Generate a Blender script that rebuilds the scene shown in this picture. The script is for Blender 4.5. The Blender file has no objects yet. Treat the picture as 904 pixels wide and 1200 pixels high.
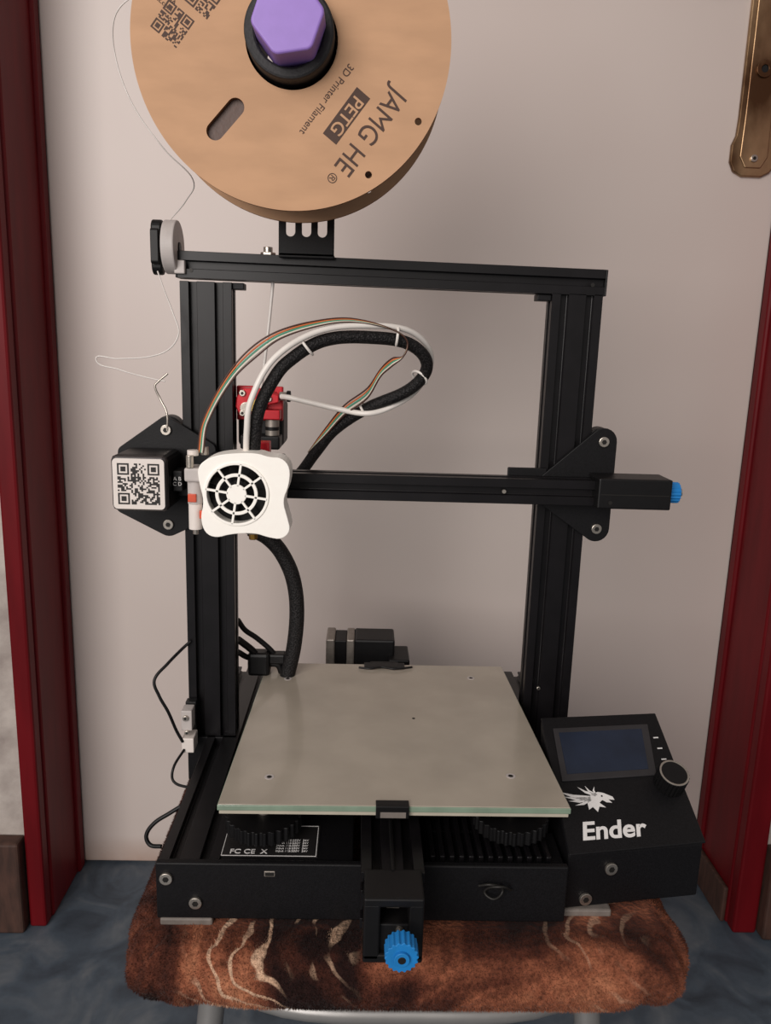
import bpy, bmesh, math, random
from mathutils import Vector, Matrix, Euler
S=0.001
random.seed(4)
scene=bpy.context.scene
try:
    scene.view_settings.view_transform='Standard'
    scene.view_settings.look='None'
except Exception: pass

# ------------------------------------------------------------------ materials
def lin(c):
    return tuple(((v/255)/12.92 if v/255<=0.04045 else ((v/255+0.055)/1.055)**2.4) for v in c)+(1.0,)
def mat(name,col,rough=0.5,metal=0.0,var=0.08,scale=40.0,bump=0.05,spec=0.5,trans=0.0,col2=None,coat=0.0,stretch=(1,1,1)):
    m=bpy.data.materials.new(name); m.use_nodes=True
    nt=m.node_tree; b=nt.nodes['Principled BSDF']
    b.inputs['Roughness'].default_value=rough; b.inputs['Metallic'].default_value=metal
    b.inputs['Specular IOR Level'].default_value=spec
    b.inputs['Transmission Weight'].default_value=trans
    b.inputs['Coat Weight'].default_value=coat
    tc=nt.nodes.new('ShaderNodeTexCoord'); mp=nt.nodes.new('ShaderNodeMapping'); mp.inputs['Scale'].default_value=stretch
    n=nt.nodes.new('ShaderNodeTexNoise'); n.inputs['Scale'].default_value=scale; n.inputs['Detail'].default_value=5
    r=nt.nodes.new('ShaderNodeValToRGB')
    c=lin(col); 
    c2=lin(col2) if col2 else tuple(min(1,v*(1+var)) for v in c[:3])+(1,)
    c1=c if col2 else tuple(v*(1-var) for v in c[:3])+(1,)
    r.color_ramp.elements[0].color=c1; r.color_ramp.elements[1].color=c2
    r.color_ramp.elements[0].position=0.35; r.color_ramp.elements[1].position=0.65
    nt.links.new(tc.outputs['Object'],mp.inputs[0]); nt.links.new(mp.outputs[0],n.inputs['Vector'])
    nt.links.new(n.outputs['Fac'],r.inputs[0]); nt.links.new(r.outputs[0],b.inputs['Base Color'])
    if bump>0:
        bp=nt.nodes.new('ShaderNodeBump'); bp.inputs['Strength'].default_value=bump; bp.inputs['Distance'].default_value=0.0006
        nt.links.new(n.outputs['Fac'],bp.inputs['Height']); nt.links.new(bp.outputs[0],b.inputs['Normal'])
    return m
BLK=mat('black_anodised_aluminium',(17,15,17),0.36,0.0,0.2,60,0.02,0.3)
BLP=mat('black_powder_coat',(15,14,16),0.5,0.0,0.3,900,0.14,0.25)
BPL=mat('black_plastic',(14,13,14),0.45,0.0,0.1,200,0.05,0.3)
DRK=mat('dark_recess',(8,8,9),0.8,0,0.1,50,0)
STEEL=mat('bolt_steel',(190,182,172),0.3,0.9,0.1,200,0.02)
STEELM=mat('motor_steel',(150,142,134),0.45,0.7,0.1,200,0.02)
HEX=mat('hex_socket_dark',(40,38,36),0.5,0.5,0.1,50,0)
WHT=mat('white_printed_plastic',(255,250,242),0.5,0,0.01,200,0.02)
WHL=mat('label_white',(225,215,208),0.5,0,0.02,100,0)
PRW=mat('white_print_ink',(225,222,220),0.5,0,0.02,100,0)
INK=mat('black_ink',(28,24,22),0.6,0,0.05,100,0)
BRNINK=mat('dark_card_ink',(70,48,38),0.7,0,0.05,100,0)
CARD=mat('cardboard',(192,151,118),0.75,0,0.06,25,0.06,0.25,stretch=(1,1,3))
CARDE=mat('cardboard_edge',(146,104,72),0.85,0,0.15,300,0.2,0.2)
CARDIN=mat('cardboard_cut_inside',(90,58,38),0.9,0,0.1,100,0.1,0.2)
PUR=mat('purple_printed_plastic',(150,118,198),0.45,0,0.03,120,0.05)
FOAM=mat('black_ribbed_hub',(20,18,20),0.6,0,0.3,500,0.5)
RED=mat('red_anodised_aluminium',(190,28,40),0.35,0.3,0.1,80,0.02)
BLUE=mat('blue_anodised_knob',(30,125,195),0.4,0.1,0.08,100,0.03)
GLS=mat('glass_bed_surface',(170,160,146),0.22,0,0.07,22,0.01,0.5,coat=0.25)
GLE=mat('glass_bed_edge',(124,142,124),0.2,0,0.1,60,0.0,0.6)
HBED=mat('heated_bed_aluminium',(190,182,165),0.5,0.2,0.05,60,0.0)
LABEL=mat('rating_label',(30,28,28),0.5,0,0.05,60,0)
LCDM=mat('lcd_screen_blue',(26,36,54),0.25,0,0.2,30,0.0,0.5)
LCDB=mat('lcd_bezel',(42,40,42),0.5,0,0.1,60,0.02)
PTFE=mat('white_ptfe_tube',(232,225,218),0.35,0,0.03,100,0)
GRYP=mat('grey_printed_plastic',(188,180,176),0.5,0,0.05,100,0.05)
FOOT=mat('grey_rubber_foot',(112,104,98),0.6,0,0.15,100,0.1)
ORA=mat('orange_plastic',(205,80,50),0.4,0,0.1,100,0)
FIL=mat('clear_filament',(215,208,202),0.25,0,0.05,100,0,0.6)
WG=mat('wire_green',(70,150,120),0.5,0,0.05,80,0); WO=mat('wire_orange',(205,110,60),0.5,0,0.05,80,0)
WB=mat('wire_brown',(70,40,30),0.5,0,0.05,80,0); WW=mat('wire_white',(220,210,195),0.5,0,0.05,80,0)
BRASS=mat('aged_brass',(96,68,46),0.32,0.85,0.3,22,0.1,col2=(186,154,118),stretch=(1,1,0.5))
JAMB=mat('oxblood_gloss_paint',(98,12,19),0.45,0,0.14,9,0.2,0.16,stretch=(6,6,1))
PLINTH=mat('bare_wood_plinth',(68,44,35),0.7,0,0.3,30,0.3,stretch=(4,4,1))
FR=mat('stool_grey_frame',(150,148,146),0.35,0.5,0.05,50,0)

def ramp(nt,stops,inp):
    r=nt.nodes.new('ShaderNodeValToRGB'); e=r.color_ramp.elements
    while len(e)<len(stops): e.new(0.5)
    for i,(p,c) in enumerate(stops): e[i].position=p; e[i].color=c
    nt.links.new(inp,r.inputs[0]); return r
def noise(nt,vec,scale,detail=4,dist=0.0):
    n=nt.nodes.new('ShaderNodeTexNoise'); n.inputs['Scale'].default_value=scale; n.inputs['Detail'].default_value=detail
    n.inputs['Distortion'].default_value=dist; nt.links.new(vec,n.inputs['Vector']); return n
def mixc(nt,a,b,fac,mode='MIX'):
    m=nt.nodes.new('ShaderNodeMix'); m.data_type='RGBA'; m.blend_type=mode
    if hasattr(fac,'links'): nt.links.new(fac,m.inputs[0])
    else: m.inputs[0].default_value=fac
    for s,i in((a,6),(b,7)):
        if isinstance(s,tuple): m.inputs[i].default_value=s
        else: nt.links.new(s,m.inputs[i])
    return m.outputs[2]
def base(name,rough):
    m=bpy.data.materials.new(name); m.use_nodes=True; nt=m.node_tree; b=nt.nodes['Principled BSDF']
    b.inputs['Roughness'].default_value=rough
    tc=nt.nodes.new('ShaderNodeTexCoord'); return m,nt,b,tc.outputs['Object']
def addbump(nt,b,h,st,dist):
    bp=nt.nodes.new('ShaderNodeBump'); bp.inputs['Strength'].default_value=st; bp.inputs['Distance'].default_value=dist
    nt.links.new(h,bp.inputs['Height']); nt.links.new(bp.outputs[0],b.inputs['Normal'])
def math2(nt,op,a,b_):
    m=nt.nodes.new('ShaderNodeMath'); m.operation=op
    for i,s in enumerate((a,b_)):
        if hasattr(s,'links'): nt.links.new(s,m.inputs[i])
        else: m.inputs[i].default_value=s
    return m.outputs[0]
def mrange(nt,v,a,b_,c,d):
    k=nt.nodes.new('ShaderNodeMapRange')
    for i,x in enumerate((a,b_,c,d)): k.inputs[i+1].default_value=x
    nt.links.new(v,k.inputs[0]); return k.outputs[0]
# door paint
DOOR,nt,b,oc=base('door_offwhite_paint',0.38)
n1=noise(nt,oc,2.2,3); n3=noise(nt,oc,14,6,0.6)
r1=ramp(nt,[(0.3,lin((203,188,181))),(0.7,lin((213,201,194)))],n1.outputs['Fac'])
sx=nt.nodes.new('ShaderNodeSeparateXYZ'); nt.links.new(oc,sx.inputs[0])
c=mixc(nt,r1.outputs[0],lin((150,104,72)),math2(nt,'MULTIPLY',mrange(nt,sx.outputs[2],-0.312,-0.27,1,0),n3.outputs['Fac']))
nt.links.new(c,b.inputs['Base Color']); addbump(nt,b,n1.outputs['Fac'],0.15,0.002)
# plaster
PLAS,nt,b,oc=base('plaster_wall',0.9)
n1=noise(nt,oc,30,6); r1=ramp(nt,[(0.3,lin((150,138,132))),(0.7,lin((190,180,172)))],n1.outputs['Fac'])
nt.links.new(r1.outputs[0],b.inputs['Base Color']); addbump(nt,b,n1.outputs['Fac'],0.6,0.006)
# floor
FLO,nt,b,oc=base('blue_grey_floor',0.55)
n1=noise(nt,oc,14,8,1.2); n2=noise(nt,oc,120,3)
r1=ramp(nt,[(0.3,lin((54,62,72))),(0.5,lin((78,90,102))),(0.72,lin((110,116,122)))],n1.outputs['Fac'])
c=mixc(nt,r1.outputs[0],n2.outputs['Fac'],0.3,'MULTIPLY'); nt.links.new(c,b.inputs['Base Color']); addbump(nt,b,n1.outputs['Fac'],0.3,0.003)
# plush throw
PLU,nt,b,oc=base('brown_plush_throw',0.95)
b.inputs['Sheen Weight'].default_value=0.05; b.inputs['Specular IOR Level'].default_value=0.1
n1=noise(nt,oc,11,4,0.9); n2=noise(nt,oc,300,4); n3=noise(nt,oc,22,2)
r1=ramp(nt,[(0.38,lin((38,22,20))),(0.48,lin((88,48,36))),(0.57,lin((146,88,64))),(0.68,lin((184,124,92)))],n1.outputs['Fac'])
mpn=nt.nodes.new('ShaderNodeMapping'); mpn.inputs['Rotation'].default_value=(0,0.9,0.25); nt.links.new(oc,mpn.inputs[0])
wv=nt.nodes.new('ShaderNodeTexWave'); wv.wave_type='BANDS'; wv.inputs['Scale'].default_value=30; wv.inputs['Distortion'].default_value=9; wv.inputs['Detail'].default_value=2.0; wv.inputs['Detail Scale'].default_value=0.9
nt.links.new(mpn.outputs[0],wv.inputs['Vector'])
rw=ramp(nt,[(0.84,(0,0,0,1)),(0.95,(1,1,1,1))],wv.outputs['Fac'])
sx=nt.nodes.new('ShaderNodeSeparateXYZ'); nt.links.new(oc,sx.inputs[0])
m1=mrange(nt,math2(nt,'ABSOLUTE',math2(nt,'ADD',sx.outputs[0],0.078),0),0.035,0.06,0.95,0.0)   # pale leaf strokes, left part
m2=mrange(nt,math2(nt,'ABSOLUTE',math2(nt,'SUBTRACT',sx.outputs[0],0.135),0),0.02,0.04,0.35,0.0)
rm=ramp(nt,[(0.42,(0,0,0,1)),(0.52,(1,1,1,1))],n3.outputs['Fac'])
fac=math2(nt,'MULTIPLY',math2(nt,'MULTIPLY',rw.outputs[0],rm.outputs[0]),math2(nt,'ADD',m1,m2))
c=mixc(nt,r1.outputs[0],lin((210,174,146)),fac)
r2=ramp(nt,[(0.3,(0.5,0.5,0.5,1)),(0.7,(1.2,1.2,1.2,1))],n2.outputs['Fac'])
c=mixc(nt,c,r2.outputs[0],0.7,'MULTIPLY'); nt.links.new(c,b.inputs['Base Color']); addbump(nt,b,n2.outputs['Fac'],0.7,0.003)
# braided sleeve
SLV,nt,b,oc=base('braided_sleeve',0.6)
b.inputs['Specular IOR Level'].default_value=0.3
v=nt.nodes.new('ShaderNodeTexVoronoi'); v.inputs['Scale'].default_value=700; nt.links.new(oc,v.inputs['Vector'])
r1=ramp(nt,[(0.1,lin((42,38,38))),(0.6,lin((12,11,12)))],v.outputs['Distance']); nt.links.new(r1.outputs[0],b.inputs['Base Color']); addbump(nt,b,v.outputs['Distance'],0.6,0.001)

# ------------------------------------------------------------------ geometry helpers
def empty(name,parent=None,loc=(0,0,0),rot=(0,0,0)):
    e=bpy.data.objects.new(name,None); e.empty_display_size=0.02
    bpy.context.collection.objects.link(e); e.location=Vector(loc)*S; e.rotation_euler=rot
    if parent: e.parent=parent
    return e
def obj(name,me,m,parent,smooth=False):
    o=bpy.data.objects.new(name,me); bpy.context.collection.objects.link(o)
    if m: me.materials.append(m)
    if parent: o.parent=parent
    if smooth:
        for p in me.polygons: p.use_smooth=True
    return o
def bev(o,w,seg=2,ang=30):
    if w>0:
        b=o.modifiers.new('bevel','BEVEL'); b.width=w*S; b.segments=seg; b.limit_method='ANGLE'; b.angle_limit=math.radians(ang); b.harden_normals=False
    return o
def mesh(name,verts,faces,m,parent,smooth=False):
    me=bpy.data.meshes.new(name); me.from_pydata([tuple(Vector(v)*S) for v in verts],[],faces); me.update()
    bm=bmesh.new(); bm.from_mesh(me); bmesh.ops.recalc_face_normals(bm,faces=bm.faces); bm.to_mesh(me); bm.free()
    return obj(name,me,m,parent,smooth)
BF=((0,1,3,2),(4,6,7,5),(0,4,5,1),(2,3,7,6),(0,2,6,4),(1,5,7,3))
def box(name,x0,x1,y0,y1,z0,z1,m,parent,w=0.6):
    v=[(x,y,z) for x in(x0,x1) for y in(y0,y1) for z in(z0,z1)]
    return bev(mesh(name,v,list(BF),m,parent),w)
def frame(p,ax):
    if ax=='y': return lambda a,b_,t:(a,t,b_)
    if ax=='x': return lambda a,b_,t:(t,a,b_)
    return lambda a,b_,t:(a,b_,t)
def prism(name,pts,t0,t1,m,parent,ax='y',w=0.5,smooth=False,seg=2):
    F=frame(None,ax); n=len(pts)
    v=[F(a,b_,t0) for a,b_ in pts]+[F(a,b_,t1) for a,b_ in pts]
    f=[tuple(range(n)),tuple(range(2*n-1,n-1,-1))]+[(i,(i+1)%n,n+(i+1)%n,n+i) for i in range(n)]
    return bev(mesh(name,v,f,m,parent),w,seg)
def circ(cx,cy,r,n=40,a0=0,a1=2*math.pi):
    full=abs(a1-a0-2*math.pi)<1e-6
    return [(cx+r*math.cos(a0+(a1-a0)*i/(n if full else n-1)),cy+r*math.sin(a0+(a1-a0)*i/(n if full else n-1))) for i in range(n)]
def cyl(name,a,b_,t0,t1,r,m,parent,ax='y',n=40,w=0.4):
    return prism(name,circ(a,b_,r,n),t0,t1,m,parent,ax,w)
def ring(name,a,b_,t0,t1,ri,ro,m,parent,ax='y',n=64,w=0.3):
    F=frame(None,ax); v=[];f=[]
    for i in range(n):
        an=2*math.pi*i/n; c,s=math.cos(an),math.sin(an)
        v+=[F(a+ro*c,b_+ro*s,t0),F(a+ro*c,b_+ro*s,t1),F(a+ri*c,b_+ri*s,t1),F(a+ri*c,b_+ri*s,t0)]
    for i in range(n):
        j=(i+1)%n
        for k in range(4): f.append((4*i+k,4*i+(k+1)%4,4*j+(k+1)%4,4*j+k))
    return bev(mesh(name,v,f,m,parent),w)
def hull_round(cs,n=10):
    """convex outline around circles (x,y,r)"""
    pts=[]
    for x,y,r in cs: pts+=circ(x,y,r,24)
    pts=sorted(set((round(a,3),round(b_,3)) for a,b_ in pts))
    def cr(o,a,b_): return (a[0]-o[0])*(b_[1]-o[1])-(a[1]-o[1])*(b_[0]-o[0])
    lo=[]
    for p in pts:
        while len(lo)>1 and cr(lo[-2],lo[-1],p)<=0: lo.pop()
        lo.append(p)
    up=[]
    for p in reversed(pts):
        while len(up)>1 and cr(up[-2],up[-1],p)<=0: up.pop()
        up.append(p)
    return lo[:-1]+up[:-1]
def smooth_closed(pts,it=3):
    for _ in range(it):
        q=[]
        for i in range(len(pts)):
            a=pts[i]; b_=pts[(i+1)%len(pts)]
            q.append((a[0]*.75+b_[0]*.25,a[1]*.75+b_[1]*.25)); q.append((a[0]*.25+b_[0]*.75,a[1]*.25+b_[1]*.75))
        pts=q
    return pts
def extrusion(name,a0,a1,b0,b1,t0,t1,parent,ax,m=None):
    """T-slot aluminium profile"""
    pts=[]
    def side(p,q):
        d=(Vector(q)-Vector(p)); L=d.length; d.normalize(); nrm=Vector((-d.y,d.x))
        pts.append(tuple(p)); k=int(round(L/20))
        for i in range(k):
            c=10+20*i
            for t,dp in((-3.1,0),(-3.1,1.8),(-5.5,1.8),(-5.5,3.0),(-2.8,5.6),(2.8,5.6),(5.5,3.0),(5.5,1.8),(3.1,1.8),(3.1,0)):
                w=Vector(p)+d*(c*L/(20*k)+t)+nrm*dp; pts.append((w.x,w.y))
    side((a0,b0),(a1,b0)); side((a1,b0),(a1,b1)); side((a1,b1),(a0,b1)); side((a0,b1),(a0,b0))
    return prism(name,pts,t0,t1,m or BLK,parent,ax,0.25,seg=1)
def tube(name,pts,r,m,parent,res=8,cyc=False):
    cu=bpy.data.curves.new(name,'CURVE'); cu.dimensions='3D'; cu.bevel_depth=r*S; cu.bevel_resolution=5; cu.resolution_u=res; cu.use_fill_caps=True
    s=cu.splines.new('BEZIER'); s.bezier_points.add(len(pts)-1)
    P=[Vector(p)*S for p in pts]; N=len(P)
    for i,bp in enumerate(s.bezier_points):
        bp.co=P[i]
        a=P[(i-1)%N] if cyc else P[max(0,i-1)]; c=P[(i+1)%N] if cyc else P[min(N-1,i+1)]
        tdir=(c-a)
        if tdir.length>0: tdir.normalize()
        l1=(P[i]-a).length/3; l2=(c-P[i]).length/3
        bp.handle_left=P[i]-tdir*l1; bp.handle_right=P[i]+tdir*l2
    s.use_cyclic_u=cyc
    cu.materials.append(m); o=bpy.data.objects.new(name,cu); bpy.context.collection.objects.link(o); o.parent=parent
    return o
def text(name,body,loc,size,m,parent,rot=(math.pi/2,0,0),align='CENTER',shear=0,off=0.0,sx=1.0,ext=0.15,sp=1.0):
    cu=bpy.data.curves.new(name,'FONT'); cu.body=body; cu.size=size*S; cu.align_x=align; cu.align_y='CENTER'; cu.extrude=ext*S; cu.shear=shear; cu.offset=off*S; cu.space_character=sp
    cu.materials.append(m); o=bpy.data.objects.new(name,cu); bpy.context.collection.objects.link(o); o.parent=parent
    o.location=Vector(loc)*S; o.rotation_euler=rot; o.scale=(sx,1,1); return o
def bolt(name,a,b_,t,r,parent,ax='y',sgn=-1):
    cyl(name,a,b_,t,t+sgn*2.2,r,STEEL,parent,ax,24,0.4)
    cyl(name+'_socket',a,b_,t+sgn*2.0,t+sgn*2.35,r*0.5,HEX,parent,ax,6,0)
def qr(name,cx,cz,y,size,n,m,parent,ang=0,face='y'):
    v=[];f=[];c=size/n; rnd=random.Random(7)
    ca,sa=math.cos(ang),math.sin(ang)
    def on(i,j):
        for (a,b_) in((0,0),(n-7,0),(0,n-7)):
            if a-1<=i<=a+7 and b_-1<=j<=b_+7:
                k=max(abs(i-a-3),abs(j-b_-3)); return k==3 or k<=1
        return rnd.random()<0.5
    for i in range(n):
        for j in range(n):
            if on(i,j):
                x=-size/2+i*c; z=size/2-(j+1)*c; k=len(v)
                for dx,dz in((0,0),(c,0),(c,c),(0,c)):
                    X,Z=(x+dx),(z+dz); v.append((cx+X*ca-Z*sa,y,cz+X*sa+Z*ca))
                f.append((k,k+1,k+2,k+3))
    me=bpy.data.meshes.new(name); me.from_pydata([tuple(Vector(q)*S) for q in v],[],f); return obj(name,me,m,parent)
def boolean_cut(o,cutters):
    bpy.context.view_layer.update()
    for c in cutters:
        md=o.modifiers.new('cut','BOOLEAN'); md.object=c; md.solver='EXACT'
    dg=bpy.context.evaluated_depsgraph_get(); dg.update()
    me=bpy.data.meshes.new_from_object(o.evaluated_get(dg)); o.modifiers.clear(); o.data=me
    for c in cutters: bpy.data.objects.remove(c,do_unlink=True)

# ------------------------------------------------------------------ ROOM
FZ=-312
box('floor',-2500,2500,-3000,330,FZ-20,FZ,FLO,None,0)
def multi(name,boxes,m,parent=None,w=0.5):
    v=[];f=[]
    for (x0,x1,y0,y1,z0,z1) in boxes:
        k=len(v); v+=[(x,y,z) for x in(x0,x1) for y in(y0,y1) for z in(z0,z1)]
        f+=[tuple(k+i for i in q) for q in BF]
    return bev(mesh(name,v,f,m,parent),w)
multi('wall_back',[(-2500,-406,206,420,FZ,2300),(459,2500,206,420,FZ,2300),(-406,459,206,420,1720,2300)],PLAS,None,0)
box('door_1',-386,438,316,356,FZ+4,1690,DOOR,None,1.5)
fr=[(-405.5,-388,214,345,FZ,1719),(-410,-390,196,214,FZ,1735),(-392,-384,296,314,FZ,1700),
    (440,458.5,214,345,FZ,1719),(441,470,196,214,FZ,1735),(436,443,296,314,FZ,1700),
    (-388,440,214,345,1700,1719),(-390,441,196,214,1700,1735)]
multi('trim_1',fr,JAMB,None,3)
box('baseboard_left',-900,-412,184,205.5,FZ,FZ+118,PLINTH,None,3)
box('baseboard_right',472,900,184,205.5,FZ,FZ+118,PLINTH,None,3)
box('trim_2',434,440,216,312,FZ,FZ+48,PLINTH,None,2)
# door handle backplate
hp=empty('door_handle_plate')
out=[(384,900),(384,640),(383,622),(379,612),(379,594),(384,584),(394,579),(416,579),(426,584),(431,594),(431,612),(427,622),(426,640),(426,900)]
prism('backplate',out,311,316,BRASS,hp,'y',1.5,seg=3)
prism('backplate_raised_rim',[(390,895),(390,645),(389,600),(396,588),(414,588),(421,600),(420,645),(420,895)],309.5,311.5,BRASS,hp,'y',1.0)
bolt('plate_screw',405,598,309.5,4,hp)
ring('keyhole_collar',405,690,307,310,4,9,BRASS,hp)
cyl('keyhole',405,690,308.5,309.8,4.2,DRK,hp)
cyl('handle_neck',405,790,270,311,10,BRASS,hp)
tube('lever',[(405,270,790),(380,264,790),(340,266,788),(300,268,784)],8,BRASS,hp)

# ------------------------------------------------------------------ STOOL
st=empty('padded_stool')
cx0,cx1,cy0,cy1=-178,205,-211,170
def seat():
    bm=bmesh.new()
    rings=[]; prof=[]
    T=43.0
    for k in range(0,25):
        a=math.pi/2-math.pi*k/24
        prof.append((20*(math.cos(a))-20, -T/2+T/2*math.sin(a)))
    ins=[(-d,0) for d in(160,110,80,60,44,30)]
    allp=ins+prof+[(-54,-T),(-160,-T)]
    n=260
    hx,hy=(cx1-cx0)/2,(cy1-cy0)/2; mx,my=(cx0+cx1)/2,(cy0+cy1)/2
    for off,z in allp:
        rg=[]
        for i in range(n):
            an=2*math.pi*i/n; c,s=math.cos(an),math.sin(an); p=0.09
            ex=math.copysign(abs(c)**(p*2),c); ey=math.copysign(abs(s)**(p*2),s)
            wob=0 if off<-50 else 1.4*math.sin(an*9+z*0.1)+0.9*math.sin(an*23+1)
            zz=z+(0 if (z>-1 or off<-50) else 1.5*math.sin(an*14))
            rg.append(bm.verts.new(((mx+ex*max(1,hx+off+wob))*S,(my+ey*max(1,hy+off+wob))*S,zz*S)))
        rings.append(rg)
    for a,b_ in zip(rings,rings[1:]):
        for i in range(n): bm.faces.new((a[i],a[(i+1)%n],b_[(i+1)%n],b_[i]))
    bm.faces.new(rings[0]); bm.faces.new(list(reversed(rings[-1])))
    bmesh.ops.recalc_face_normals(bm,faces=bm.faces)
    me=bpy.data.meshes.new('throw_covered_seat'); bm.to_mesh(me); bm.free()
    return obj('throw_covered_seat',me,PLU,st,True)
so=seat()
# short plush pile: one mesh of fine tapered tufts rooted on the seat surface
def pile(count):
    import bisect
    rnd=random.Random(11); me=so.data; tris=[];acc=[];tot=0
    me.calc_loop_triangles()
    for t in me.loop_triangles:
        c=t.center
        if c.z<-0.0425: continue
        if -0.158<c.x<0.185 and -0.179<c.y: 
            if c.z>-0.004: continue
        if c.y>0.05: continue
        tot+=t.area; tris.append(t); acc.append(tot)
    vs=[];fs=[]; V=me.vertices
    for _ in range(count):
        t=tris[min(len(tris)-1,bisect.bisect(acc,rnd.random()*tot))]
        a,b_=rnd.random(),rnd.random()
        if a+b_>1:a,b_=1-a,1-b_
        p0,p1,p2=[V[i].co for i in t.vertices]; p=p0+(p1-p0)*a+(p2-p0)*b_
        n=(V[t.vertices[0]].normal+V[t.vertices[1]].normal+V[t.vertices[2]].normal).normalized()
        d=(n*1.0+Vector((rnd.gauss(0,.5),rnd.gauss(0,.5),rnd.gauss(-.25,.4)))).normalized()*(0.0022*rnd.uniform(.6,1.2))
        s=n.cross(Vector((rnd.uniform(-1,1),rnd.uniform(-1,1),rnd.uniform(-1,1)))).normalized()*0.00028
        k=len(vs); q=p-n*0.0003
        vs+=[q-s,q+s,q+d]; fs.append((k,k+1,k+2))
    m2=bpy.data.meshes.new('throw_pile'); m2.from_pydata([tuple(x) for x in vs],[],fs)
    return obj('throw_pile',m2,PLU,st)
pile(90000)
box('seat_board',-130,156,-160,130,-56,-43,PLINTH,st,3)
for i,(lx,ly,fx,fy) in enumerate(((-126,-120,-150,-150),(152,-120,176,-150),(-126,108,-150,138),(152,108,176,138))):
    tube('leg_%d'%(i+1),[(lx,ly,-62),(lx+(fx-lx)*.5,ly+(fy-ly)*.5,-190),(fx,fy,FZ)],10,FR,st)
tube('frame_ring',[(-110,-160,-58),(13,-186,-60),(140,-160,-58),(160,-21,-58),(140,120,-58),(13,138,-60),(-110,120,-58),(-134,-21,-58)],7,FR,st,cyc=True)

# ------------------------------------------------------------------ PRINTER
P=empty('fdm_3d_printer')
extrusion('base_rail_left',-155,-115,5,45,-171,150,P,'y')
extrusion('base_rail_right',111,151,5,45,-45,150,P,'y')
box('base_front_panel',-156,118,-176,-171,4,46,BLP,P,1.0)
box('base_front_bar',24,118,-171,-130,5,41,BLP,P,1.0)
box('electronics_tray_left',-115,-26,-171,-40,6,44,BLP,P,0.8)
box('electronics_tray_right',24,111,-130,-40,6,41,BLP,P,0.8)
box('base_rear_bar',-115,111,110,148,5,45,BLK,P,0.8)
for i in range(13):
    box('vent_rib_%d'%i,26+i*6.6,29.6+i*6.6,-166,-60,41,46.5,BLK,P,0.8)
for i,(x,z) in enumerate(((-149,35),(-130,17))): bolt('front_bolt_%d'%i,x,z,-176,4.3,P)
box('usb_port_rim',-84.6,-77.4,-176.7,-175.6,36.9,40.9,STEELM,P,0.4)
box('usb_port',-84,-78,-176.9,-175.8,37.5,40.3,HEX,P,0.3)
tube('cable_knot',[(58,-178,33),(66,-181,36),(74,-179,31),(68,-182,26),(62,-179,30),(72,-183,36),(80,-178,30)],0.9,HEX,P)
for i,(x0,x1,y0) in enumerate(((-154,-119,-177),(117,154,-165))):
    box('foot_%d'%i,x0,x1,y0,y0+36,-1,5,FOOT,P,1.5); box('foot_rear_%d'%i,x0 if i==0 else 113,x1 if i==0 else 149,100,136,-1,5,FOOT,P,1.5)
# rating label
box('rating_label',-116,-50,-166,-130,44,44.5,LABEL,P,0)
for nm,a in(('t',(-115,-51,-131.5,-131)),('b',(-115,-51,-165.6,-165.1)),('l',(-115,-114.5,-165,-131)),('r',(-51.5,-51,-165,-131))):
    box('rating_label_border_'+nm,a[0],a[1],a[2],a[3],44.5,44.7,PRW,P,0)
text('rating_marks','FC CE  X',(-97,-161,44.6),6.5,PRW,P,(0,0,0),off=0.05)
for k in range(5): text('rating_lines_%d'%k,'Input 115/230V  24V',(-68,-160+k*3,44.6),2.6,PRW,P,(0,0,0))
for k,xx in enumerate((-105,-92,-80)):
    prism('rating_icon_%d'%k,[(xx-5,-146),(xx+5,-146),(xx,-136)],44.5,44.7,PRW,P,'z',0)
# Y beam & tensioner
extrusion('y_axis_beam',-21,19,22,62,-205,150,P,'y')
box('y_tensioner_top',-19,17,-232,-204,58,64,BPL,P,1.2)
box('y_tensioner_bottom',-19,17,-232,-204,20,26,BPL,P,1.2)
box('y_tensioner_cheek_l',-19,-9,-232,-204,22,60,BPL,P,1.2)
box('y_tensioner_cheek_r',8,17,-232,-204,22,60,BPL,P,1.2)
box('y_tensioner_block',-10,9,-228,-206,24,44,BPL,P,1.0)
cyl('y_idler_pulley',-215,51,-5,3,5,STEELM,P,'x')
tube('y_belt',[(-1,-206,63.5),(-1,-150,63.5),(-1,60,63.5),(-1,140,63)],1.4,BPL,P)
cyl('y_tension_screw',3,40,-246,-226,2.5,STEEL,P)
def knurl(name,a,b_,t0,t1,r,m,ax,n=18,dp=0.10,parent=P):
    pts=[]
    for i in range(n*4):
        an=2*math.pi*i/(n*4); rr=r*(1+dp*(0.5 if (i%4)in(0,1) else -0.5)); pts.append((a+rr*math.cos(an),b_+rr*math.sin(an)))
    return prism(name,pts,t0,t1,m,parent,ax,0.3)
knurl('y_tension_knob',3,43,-254,-243,9.3,BLUE,'y')
cyl('y_tension_knob_hub',3,43,-256,-254,4.5,BLUE,P); cyl('y_tension_knob_hole',3,43,-256.3,-255.8,2.3,HEX,P)
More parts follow.
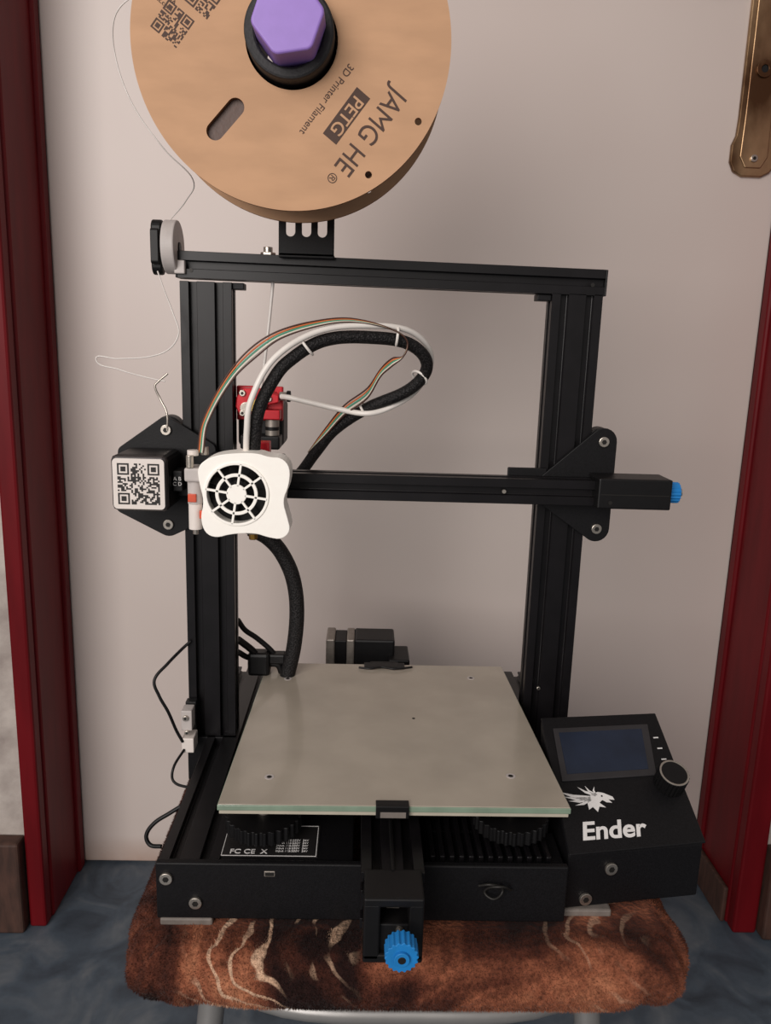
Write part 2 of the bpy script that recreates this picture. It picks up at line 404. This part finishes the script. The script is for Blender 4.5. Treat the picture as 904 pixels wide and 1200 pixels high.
# bed
B=empty('heated_bed',P,(0.5,-50,0),(0,0,math.radians(0.3)))
def plate(name,hf,hb,y0,y1,z0,z1,m,w):
    return prism(name,[(-hf,y0),(hf,y0),(hb,y1),(-hb,y1)],z0,z1,m,B,'z',w)
plate('glass_plate',117.5,111.5,-118.5,118.5,80.3,84.3,GLE,0.5)
plate('glass_surface',117,111,-118,118,84.2,84.8,GLS,0.3)
plate('heater_plate',116.5,110.5,-117,117,77,80,HBED,0.4)
for i,(x,y) in enumerate(((-87,-84),(84,-79),(-89,82),(78,90))):
    ring('bed_hole_%d'%i,x,y,84.7,85.0,1.5,3.4,GRYP,B,'z',32,0); cyl('bed_screw_%d'%i,x,y,84.6,85.0,1.8,HEX,B,'z',16,0)
cyl('bed_mark',20,8,84.7,84.95,1.3,HEX,B,'z',16,0)
for i,(x,y) in enumerate(((-90,-90),(84,-87),(-90,84),(84,84))):
    knurl('levelling_knob_%d'%i,x,y,52,62,26,BPL,'z',30,0.06,B)
    cyl('levelling_spring_%d'%i,x,y,62,77,5,STEELM,B,'z',24,0)
prism('y_carriage_plate',[(-100,-96),(-70,-96),(-30,-40),(30,-40),(70,-96),(100,-96),(100,96),(70,96),(30,40),(-30,40),(-70,96),(-100,96)],64.8,67.5,BLP,B,'z',1)
for i,(x,y) in enumerate(((-32,-30),(30,-30),(-32,30),(30,30))): cyl('carriage_wheel_%d'%i,x,y,48,58,10,BPL,B,'z')
box('front_clip_top',-13,9,-119,-113,84.9,86.0,BPL,B,0.4); box('front_clip_face',-13,9,-121,-118.8,77,86.0,BPL,B,0.5); box('front_clip_lip',-10,7,-121.6,-120.8,78,82,FOOT,B,0.2)
box('rear_clip_top',-20,18,108,119,84.9,86.6,BPL,B,0.5); box('rear_clip_back',-14,12,118.8,121.5,75,86.6,BPL,B,0.5)
tube('rear_clip_wire',[(-25,106,86.5),(-14,103,87),(-4,107,87),(8,103,87),(25,109,86.5)],1.0,BPL,B)
# uprights and top beam
extrusion('upright_left',-171,-131,0,20,5,426,P,'z'); extrusion('upright_right',119,159,0,20,5,426,P,'z')
TB=empty('top_beam_group',P,(0,0,436.5),(0,math.radians(0.6),0))
extrusion('top_beam',0,20,-10,10,-172.5,160,TB,'x')
box('top_beam_endcap_r',160,161.5,0,20,-10,10,BPL,TB,0.5); box('top_beam_endcap_l',-174,-172.5,0,20,-10,10,BPL,TB,0.5)
box('base_bracket_left',-172,-130,-4,0,5,45,BLP,P)
bolt('upright_pin',131,95,-0,1.6,P)
for i,(x,z) in enumerate(((-162,434),(150,433))): cyl('beam_cap_screw_%d'%i,x,z,-0.5,1.0,1.6,HEX,P,n=16,w=0)
box('corner_bracket_r',108,119,3,17,420,425,BLP,P); box('corner_bracket_l',-131,-122,3,17,421,426,BLP,P)
# spool holder bracket, 3 slots
hb=prism('spool_holder_bracket',[(-94,445),(-52,445),(-52,560),(-60,580),(-88,580),(-94,560)],-8,-4,BLP,P,'y',0.8)
box('spool_holder_foot',-94,-52,-8,20,446,449,BLP,P,0.8)
cut=[]
for k in range(3):
    xx=-85+k*12
    cut.append(prism('c%d'%k,hull_round([(xx,464,3.6),(xx,492,3.6)]),-12,0,None,None,'y',0))
boolean_cut(hb,cut)
cyl('spool_holder_arm',-76,560,-118,-8,14,BPL,P)
ring('spool_hub_ring',-76,563.5,-122,-60,20,26.8,FOAM,P,n=72,w=1.5)
hexp=hull_round([(-75+15.5*math.cos(math.radians(60*i+10)),564+15.5*math.sin(math.radians(60*i+10)),5.5) for i in range(6)])
prism('spool_holder_cap',hexp,-142,-112,PUR,P,'y',1.5,seg=3)
cyl('beam_top_fitting',-104,10,446,454,3.6,STEEL,P,'z'); cyl('beam_top_nut',-104,10,446,450,6,STEEL,P,'z',6)
# X gantry
extrusion('x_axis_beam',-25,-5,262,282,-170,160,P,'x')
lp=hull_round([(-183,311,10),(-183,234,10),(-216,292,6),(-219,248,6),(-150,296,6),(-150,246,6)])
prism('x_plate_left',lp,-5,-2,BLP,P,'y',0.5)
rp=hull_round([(168,311,11),(168,239,11),(124,279,5),(124,262,5)])
prism('x_plate_right',rp,-5,-2,BLP,P,'y',0.5)
box('x_plate_tab',92,124,-4,-1,272,288,BLP,P,0.8)
for i,(x,z) in enumerate(((-183,311),(-183,234),(168,311),(168,239))):
    bolt('plate_bolt_%d'%i,x,z,-5,4.2,P); cyl('v_wheel_%d'%i,x,z,3,16,10.5,BPL,P)
for i,(x,z) in enumerate(((-119,272),(107,272))): cyl('v_wheel_inner_%d'%i,x,z,3,16,11,BPL,P)
box('x_motor_body',-213,-171,-54,-8,255,297,BPL,P,4)
box('x_motor_cap',-213,-171,-55,-44,255,297,mat('motor_endcap',(60,56,56),0.4,0.3,0.1,60,0.02),P,4)
prism('x_motor_label',hull_round([(-192+sx_*16,276+sz*16,3) for sx_ in(-1,1) for sz in(-1,1)]),-55.5,-54.9,WHL,P,'y',0)
qr('x_motor_qr',-192,276,-55.7,31,25,INK,P)
box('x_motor_plug',-171,-163,-40,-20,268,284,BPL,P,1)
text('plug_marks','A B\nC D',(-167,-40.4,276),4,PRW,P)
box('x_tensioner_housing',158,216,-36,-6,262,286,BPL,P,1.2)
box('x_tensioner_groove',160,214,-36.4,-35.8,273,273.8,HEX,P,0)
knurl('x_tension_knob',-22,274,217,226,8.0,BLUE,'x'); cyl('x_tension_screw',-22,274,226,229,3,STEEL,P,'x')
cyl('tensioner_bolt',168,267,-36.6,-35.8,1.6,HEX,P,n=12,w=0); cyl('beam_pin',86,272,-26,-24,1.6,STEEL,P,n=16,w=0)
# ---- print head
H=empty('print_head',P)
outl=[(-11,30),(9,31),(18,28),(27,28),(33,21),(32,8),(27.5,-3),(31,-15),(33.5,-25),(27,-31.5),(17,-30),(8,-27),(-9,-28),(-20,-31.5),(-28,-28),(-31,-17),(-28,-5),(-31.5,9),(-32.5,20),(-24,27)]
cxh,czh=-110,275
sp=smooth_closed([(cxh+a,czh+b_) for a,b_ in outl],2)
sh=prism('fan_shroud',sp,-85,-62,WHT,H,'y',0)
c1=cyl('c',-115,276,-100,-72,22,None,None,n=64,w=0)
boolean_cut(sh,[c1])
bev(sh,1.6,3,50)
box('shroud_body',-135,-86,-62.2,-42,249,300,WHT,H,3)
cyl('fan_dark_recess',-115,276,-73,-71.9,21.9,DRK,H,n=48,w=0)
cyl('fan_hub_motor',-115,276,-78,-73,9,BPL,H)
for i in range(7):
    a=2*math.pi*i/7
    o=box('fan_blade_%d'%i,8,20,-0.6,0.6,-3,3,BPL,H,0); o.matrix_local=Matrix.Translation((-0.115,-0.0765,0.276))@Matrix.Rotation(a,4,'Y')@Matrix.Rotation(0.6,4,'X')
ring('guard_ring_outer',-115,276,-86,-83.5,21,23,WHT,H,w=0.4); ring('guard_ring_mid',-115,276,-86,-84,12.6,15,WHT,H,w=0.4); cyl('guard_hub',-115,276,-86,-84,7.2,WHT,H,w=0.5)
for i in range(8):
    a=2*math.pi*i/8+0.15
    o=box('guard_spoke_%d'%i,6,22,-1,1,-0.8,0.8,WHT,H,0.2); o.matrix_local=Matrix.Translation((-0.115,-0.085,0.276))@Matrix.Rotation(a,4,'Y')
box('head_back_plate',-142,-86,-42,-28,243,298,BLP,H,1)
cyl('hotend_block',-108,-52,240,249,6,STEELM,H,'z')
prism('nozzle',circ(-108,-52,3.4,6),235,240,mat('brass',(150,115,55),0.35,0.9),H,'z',0.5)
box('probe_mount',-153,-141,-80,-60,283,293,GRYP,H,1.5); cyl('probe_body_lower',-147,-72,247,266,4.8,WHL,H,'z'); cyl('probe_body',-147,-72,266,284,5.2,GRYP,H,'z')
box('probe_light_1',-151,-145,-78.5,-76,268,274,ORA,H,0.5); box('probe_light_2',-143,-140,-78.5,-76,256,262,ORA,H,0.5)
cyl('probe_screw',-149,-78,293,302,2.6,STEEL,H,'z'); cyl('probe_screw_2',-148,-72,301,305,4,WHL,H,'z'); cyl('probe_pin',-147,-72,243,247,2,STEEL,H,'z')
cyl('head_screw_1',-142,-60,300,306,3,STEEL,H,'z')
box('head_red_tab',-105,-96,-50,-38,300,309,RED,H,0.8)
# ---- cables
loom=[(-106,-62,298),(-104,-68,318),(-101,-70,335),(-93,-68,353),(-82,-65,368),(-56,-55,384.5),(-20,-45,387.5),(8,-36,383),(21,-26,368),(10,-16,350),(-23,-5,333),(-50,10,313),(-66,22,292),(-80,32,272),(-100,34,252),(-118,35,236)]
tube('wire_loom',loom,4.7,SLV,H,16)
tube('bowden_tube',[(-111,-66,298),(-109,-75,320),(-106,-77,341),(-90,-73,371),(-59,-61,391),(-20,-50,396),(10,-34,391.5),(25,-14,372),(14,-6,347),(-8,-8,333),(-24,-11,329),(-45,-4,331),(-84,0,338.5),(-93,8,339)],2.2,PTFE,H,16)
for k,(m_,dz,dx) in enumerate(((WG,0,0),(WO,1.5,-1),(WB,3,-2),(WW,-1.4,1),(WB,-2.6,2))):
    tube('probe_wire_%d'%k,[(-143+dx,-70,303),(-139+dx,-71,325),(-121+dx,-72,357+dz*.5),(-103+dx,-70,376+dz),(-85,-68,388+dz),(-56,-62,397+dz*.6),(-35,-56,399+dz*.4),(-8,-50,394),(4,-46,386),(2,-44,375),(-6,-40,370+dz),(-14,-32,362+dz),(-24,-18,345+dz*1.4),(-42,-4,330+dz*1.4),(-58,10,310+dz),(-72,24,292)],0.62,m_,H,12)
for k,(x,y,z,ax_) in enumerate(((-68,-60,378,(0.75,0,0.6)),(-3,-41,387.5,(1,0,-0.1)),(16,-20,357,(0.6,0.5,0.7)),(-27,-3,331.5,(0.9,-0.2,0.5)))):
    bpy.ops.mesh.primitive_torus_add(major_radius=6.6*S,minor_radius=1.0*S,major_segments=28,minor_segments=8)
    t=bpy.context.object; t.name='cable_tie_%d'%k; t.data.materials.append(PTFE); t.parent=H
    t.location=Vector((x,y,z+1.5))*S; t.rotation_mode='QUATERNION'; t.rotation_quaternion=Vector(ax_).to_track_quat('Z','Y')
tube('harness_cable',[(-122,36,222),(-108,38,214),(-96,40,200),(-86,40,178),(-82,40,150),(-84,40,115),(-90,40,85),(-98,40,55)],6.8,SLV,P)
tube('rear_cable_1',[(-133,30,140),(-128,38,128),(-118,44,118),(-104,46,104),(-92,48,84)],2.4,BPL,P)
tube('rear_cable_2',[(-133,30,122),(-122,40,108),(-112,44,95),(-98,44,92),(-95,46,66)],3.2,BPL,P)
tube('rear_cable_3',[(-133,30,110),(-124,42,100),(-106,48,100),(-88,50,92),(-84,52,60)],2.6,BPL,P)
box('cable_connector',-126,-106,36,52,84,106,BPL,P,3); box('cable_connector_2',-112,-92,40,52,94,104,BPL,P,2)
# extruder
E=empty('extruder',P)
box('extruder_stepper',-131,-93,26,64,296,332,BPL,E,3)
box('extruder_base_plate',-131,-93,20,26,318,346,RED,E,1)
prism('extruder_arm',[(-129,338),(-123,345),(-108,345),(-95,340),(-95,334),(-108,331),(-114,322),(-126,322),(-130,330)],6,19,RED,E,'y',1)
cyl('drive_gear',-113,331,3,14,5.5,mat('gear_brass',(190,160,90),0.35,0.9),E); cyl('idler_bearing',-121,329,4,12,5,STEEL,E)
bolt('arm_screw_1',-124,341,6,2.6,E); bolt('arm_screw_2',-103,337,6,2.6,E); bolt('arm_screw_3',-124,325,6,2.4,E)
cyl('tube_fitting',12,339,-95,-89,4,STEEL,E,'x',6); cyl('tube_fitting_collar',12,339,-89,-86,4.6,BPL,E,'x')
cyl('coupler',-101,14,306,320,5.6,STEELM,E,'z'); cyl('coupler_band',-101,14,311,314,5.9,BPL,E,'z')
box('extruder_red_clamp',-112,-94,6,18,320,328,RED,E,1); box('extruder_black_mount',-126,-94,4,26,296,307,BPL,E,1.5)
tube('filament_guide_rod',[(-99,10,446),(-101,11,420),(-106,12,375),(-110,13,345)],1.3,FIL,P)
# y motor behind bed
M=empty('y_motor',P)
box('y_motor_body',-30,11,122,158,50,88,BPL,M,2); box('y_motor_flange_a',-59,-50,122,158,50,88,STEELM,M,1.5); box('y_motor_core',-50,-38,124,156,52,86,BPL,M,1); box('y_motor_flange_b',-38,-30,122,158,50,88,STEELM,M,1.5)
box('y_motor_bracket',5,26,110,150,45,72,BPL,M,1.5)
# z endstop and wires
box('z_endstop_board',-172,-163,-9,-1,45,80,BPL,P,0.5)
box('z_endstop_switch',-173,-164,-22,-9,60,78,GRYP,P,0.8); box('z_endstop_connector',-172,-162,-26,-9,42,55,WHL,P,0.8); bolt('z_endstop_screw',-169,72,-22,2.4,P); bolt('z_endstop_screw2',-168,59,-22,2,P)
tube('endstop_wire',[(-168,-2,132),(-174,-6,127),(-184,-18,118),(-193,-26,107),(-189,-28,94),(-182,-28,80),(-176,-26,62),(-171,-26,52)],1.3,BPL,P)
tube('endstop_wire_low',[(-170,-26,45),(-176,-40,36),(-175,-44,26),(-160,-50,24)],1.1,BPL,P)
tube('mains_lead',[(-157,-90,34),(-167,-92,28),(-178,-94,21),(-184,-96,12),(-181,-98,5),(-172,-100,5)],1.6,BPL,P)
# filament runout roller
R_=empty('filament_roller',P)
prism('roller_arm',hull_round([(6,437,7),(6,464,7)]),-192,-184,BPL,R_,'x',1.2)
prism('roller_arm_lip',hull_round([(-4,440,2.5),(-4,461,2.5)]),-191,-185,BPL,R_,'x',0.5)
cyl('roller_wheel',6,451,-182,-172,20,GRYP,R_,'x',64,1.0)
cyl('roller_axle',6,451,-186,-171,4,BPL,R_,'x'); box('roller_clip',-174,-166,-4,2,431,441,GRYP,R_,0.8)
# ---- control panel (sits beside the base, turned slightly towards the middle)
C=empty('control_panel',P)
FLc,FRc,BRc,BLc=(120.5,-164),(220,-149),(214.5,-52),(119.5,-64)
pv=[(*FLc,5),(*FRc,5),(212,-80,5),(119.6,-92,5),(*FLc,47),(*FRc,47),(*BRc,96),(*BLc,96),(213.5,-60,60),(119.5,-72,60)]
bev(mesh('panel_shell',pv,[(0,1,2,3),(0,4,5,1),(4,7,6,5),(7,9,8,6),(9,3,2,8),(0,3,9,7,4),(1,5,6,8,2)],BLP,C),1.5,3)
yaw=math.radians(7.5)
Fm=empty('panel_front_face',C,(120.5,-164,0),(0,0,math.atan2(15,99.5)))
for i,(x,z) in enumerate(((32,34),(15,12))): bolt('panel_bolt_%d'%i,x,z,0,4.5,Fm)
D=empty('display_face',C,(120.5,-164,47))
D.rotation_euler=(Matrix.Rotation(yaw,3,'Z')@Matrix.Rotation(math.atan2(49,99),3,'X')).to_euler()
cs=1/math.cos(math.atan2(49,99))
K=[(0,0),(100.6,1.9*cs),(107.8,99*cs),(12,99.3*cs)]
def fp(s,t):
    a=(K[0][0]*(1-s)+K[1][0]*s,K[0][1]*(1-s)+K[1][1]*s); b_=(K[3][0]*(1-s)+K[2][0]*s,K[3][1]*(1-s)+K[2][1]*s)
    return (a[0]*(1-t)+b_[0]*t,a[1]*(1-t)+b_[1]*t)
prism('face_plate',[fp(0,-0.012),fp(1.01,-0.012),fp(1.01,1.01),fp(0,1.01)],0,1.8,BLP,D,'z',1.0)
prism('lcd_bezel',[fp(.06,.49),fp(.82,.49),fp(.90,.91),fp(.08,.91)],1.6,2.9,LCDB,D,'z',1.0)
prism('lcd_glass',[fp(.11,.54),fp(.77,.54),fp(.83,.87),fp(.12,.87)],2.7,3.2,LCDM,D,'z',0.5)
kx,ky=fp(.89,.42)
knurl('dial_knob',kx,ky,2,16,11,BPL,'z',24,0.05,D); ring('dial_knob_rim',kx,ky,15.6,16.4,9.4,10.8,STEEL,D,'z',48,0.2)
tx_,ty_=fp(.345,.125)
text('panel_wordmark','Ender',(tx_,ty_,1.9),18.5,PRW,D,(0,0,0),shear=0.28,off=0.45,sx=1.08)
DR=empty('dragon_emblem',D)
prism('dragon_head',[(27,40),(31,43),(36,44.5),(40,43.5),(46,40),(46.5,37.5),(42,38.2),(44,35.4),(40,36),(37.5,38),(34.5,36),(38,32),(33.5,33),(31,29),(28.5,33),(25,31),(25.5,36)],1.8,2.0,PRW,DR,'z',0)
for k,(tx,ty,w_) in enumerate(((7,46.5,2.2),(9,42.5,1.8),(12,38.8,1.6),(16,35,1.5),(22,49.5,1.4),(28,50,1.3),(35,49,1.0))):
    bx,by=(29,39.5) if k<4 else (34,42)
    dx_,dy_=tx-bx,ty-by; L_=math.hypot(dx_,dy_); nx,ny=-dy_/L_,dx_/L_
    midx,midy=bx+dx_*.55+nx*1.2,by+dy_*.55+ny*1.2
    prism('dragon_wing_%d'%k,[(bx+nx*w_,by+ny*w_),(midx+nx*w_*.6,midy+ny*w_*.6),(tx,ty),(midx-nx*w_*.6,midy-ny*w_*.6),(bx-nx*w_,by-ny*w_)],1.8,2.0,PRW,DR,'z',0)
cyl('dragon_eye',38,41,1.9,2.1,0.7,BLP,DR,'z',12,0)
for i in range(4):
    mx_,my_=fp(.93,.52+.09*i); box('side_mark_%d'%i,mx_-2,mx_+2,my_,my_+1,1.8,1.95,PRW,D,0)

# ------------------------------------------------------------------ SPOOL
SP=empty('filament_spool')
sx0,sz0=-75.5,561
def flange(name,t0,t1):
    F=cyl(name,sx0,sz0,t0,t1,97,CARD,SP,n=160,w=0)
    cuts=[cyl('k',sx0,sz0+1,t0-5,t1+5,28,None,None,n=80,w=0)]
    a=math.radians(228); c,s=math.cos(a),math.sin(a); r1=61
    mxx,mzz=sx0+r1*c,sz0+r1*s; dxx,dzz=-c,-s
    cuts.append(prism('k',hull_round([(mxx-9*dxx,mzz-9*dzz,5.4),(mxx+10*dxx,mzz+10*dzz,5.4)]),t0-5,t1+5,None,None,'y',0))
    for x,z in((3,519),(-27,487)): cuts.append(cyl('k',x,z,t0-5,t1+5,2.2,None,None,n=20,w=0))
    boolean_cut(F,cuts)
    F.data.materials.clear(); F.data.materials.append(CARD); F.data.materials.append(CARDE)
    for p in F.data.polygons: p.material_index=0 if abs(p.normal.y)>0.7 else 1
    return F
flange('flange_front',-110,-106.5); flange('flange_back',-58.5,-55)
ring('spool_core',sx0,sz0,-106.5,-58.5,31,40,CARDIN,SP,n=96,w=0)
ring('wound_filament',sx0,sz0,-106,-59,40,82,mat('filament_winding',(78,52,40),0.5,0,0.1,400,0.3,stretch=(1,30,1)),SP,n=96,w=0)
ang=math.radians(-127)
rt=(math.pi/2,-ang,0)
text('spool_wordmark','JAMG HE',(-27,-110.1,512),17.5,BRNINK,SP,rt,off=0.0,sx=0.86)
text('spool_reg','\u00ae',(-50,-110.1,484.5),8,BRNINK,SP,rt)
pb=box('petg_box',-17,17,-0.1,0.1,-5.2,5.2,BRNINK,SP,0); pb.matrix_local=Matrix.Translation((-0.0415,-0.1101,0.5205))@Matrix.Rotation(-ang,4,'Y')
text('petg_text','PETG',(-41.5,-110.35,520.5),11,CARD,SP,rt,off=0.1)
text('spool_subtitle','3D Printer Filament',(-54,-110.1,529.5),6.2,BRNINK,SP,rt)
qr('spool_qr',-147,568,-110.2,19,21,BRNINK,SP,math.radians(-37)); qr('spool_qr_2',-128,583,-110.2,17,17,BRNINK,SP,math.radians(-37))
text('spool_small_print','MADE IN CHINA\nwww.filament.com',(-158,-110.1,586),4,BRNINK,SP,(math.pi/2,math.radians(37),0))
tube('filament_lead',[(-172,-75,600),(-192,-70,586),(-196,-62,565),(-186,-60,535),(-166,-58,508),(-150,-45,492),(-160,-20,482),(-178,2,470),(-186,2,462)],0.45,FIL,SP)
tube('filament_tail',[(-186,-6,432),(-180,-12,418),(-172,-18,400),(-168,-20,386),(-176,-20,374),(-192,-20,368),(-215,-20,366),(-231,-20,365),(-214,-20,358),(-195,-20,353),(-179,-20,350)],0.55,FIL,SP)
tube('filament_hook',[(-177,-20,356),(-184,-20,350),(-187,-20,346),(-183,-20,336),(-178,-22,326),(-178,-22,312)],0.8,STEEL,SP)

# ------------------------------------------------------------------ LIGHT
w=bpy.data.worlds.new('World'); scene.world=w; w.use_nodes=True
bg=w.node_tree.nodes['Background']; bg.inputs[0].default_value=(0.95,0.89,0.86,1); bg.inputs[1].default_value=0.34
def area(name,loc,target,size,energy,col):
    l=bpy.data.lights.new(name,'AREA'); l.shape='RECTANGLE'; l.size=size[0]; l.size_y=size[1]; l.energy=energy; l.color=col
    o=bpy.data.objects.new(name,l); bpy.context.collection.objects.link(o); o.location=loc
    o.rotation_euler=(Vector(target)-Vector(loc)).to_track_quat('-Z','Y').to_euler(); return o
area('window_light',(-0.9,-1.9,0.95),(0,0,0.2),(1.3,1.4),41,(1.0,0.945,0.905))

# ------------------------------------------------------------------ CAMERA
cam=bpy.data.cameras.new('camera'); cam.sensor_fit='VERTICAL'; cam.sensor_height=24; cam.sensor_width=18.08; cam.lens=940.17/1200*24; cam.clip_start=0.01
co=bpy.data.objects.new('camera',cam); bpy.context.collection.objects.link(co)
Rm=Matrix.Rotation(-0.0304,4,'Z')@Matrix.Rotation(math.pi/2-0.2115,4,'X')@Matrix.Rotation(0.0311,4,'Z')
co.matrix_world=Matrix.Translation((-0.026056,-0.646055,0.38636))@Rm
scene.camera=co
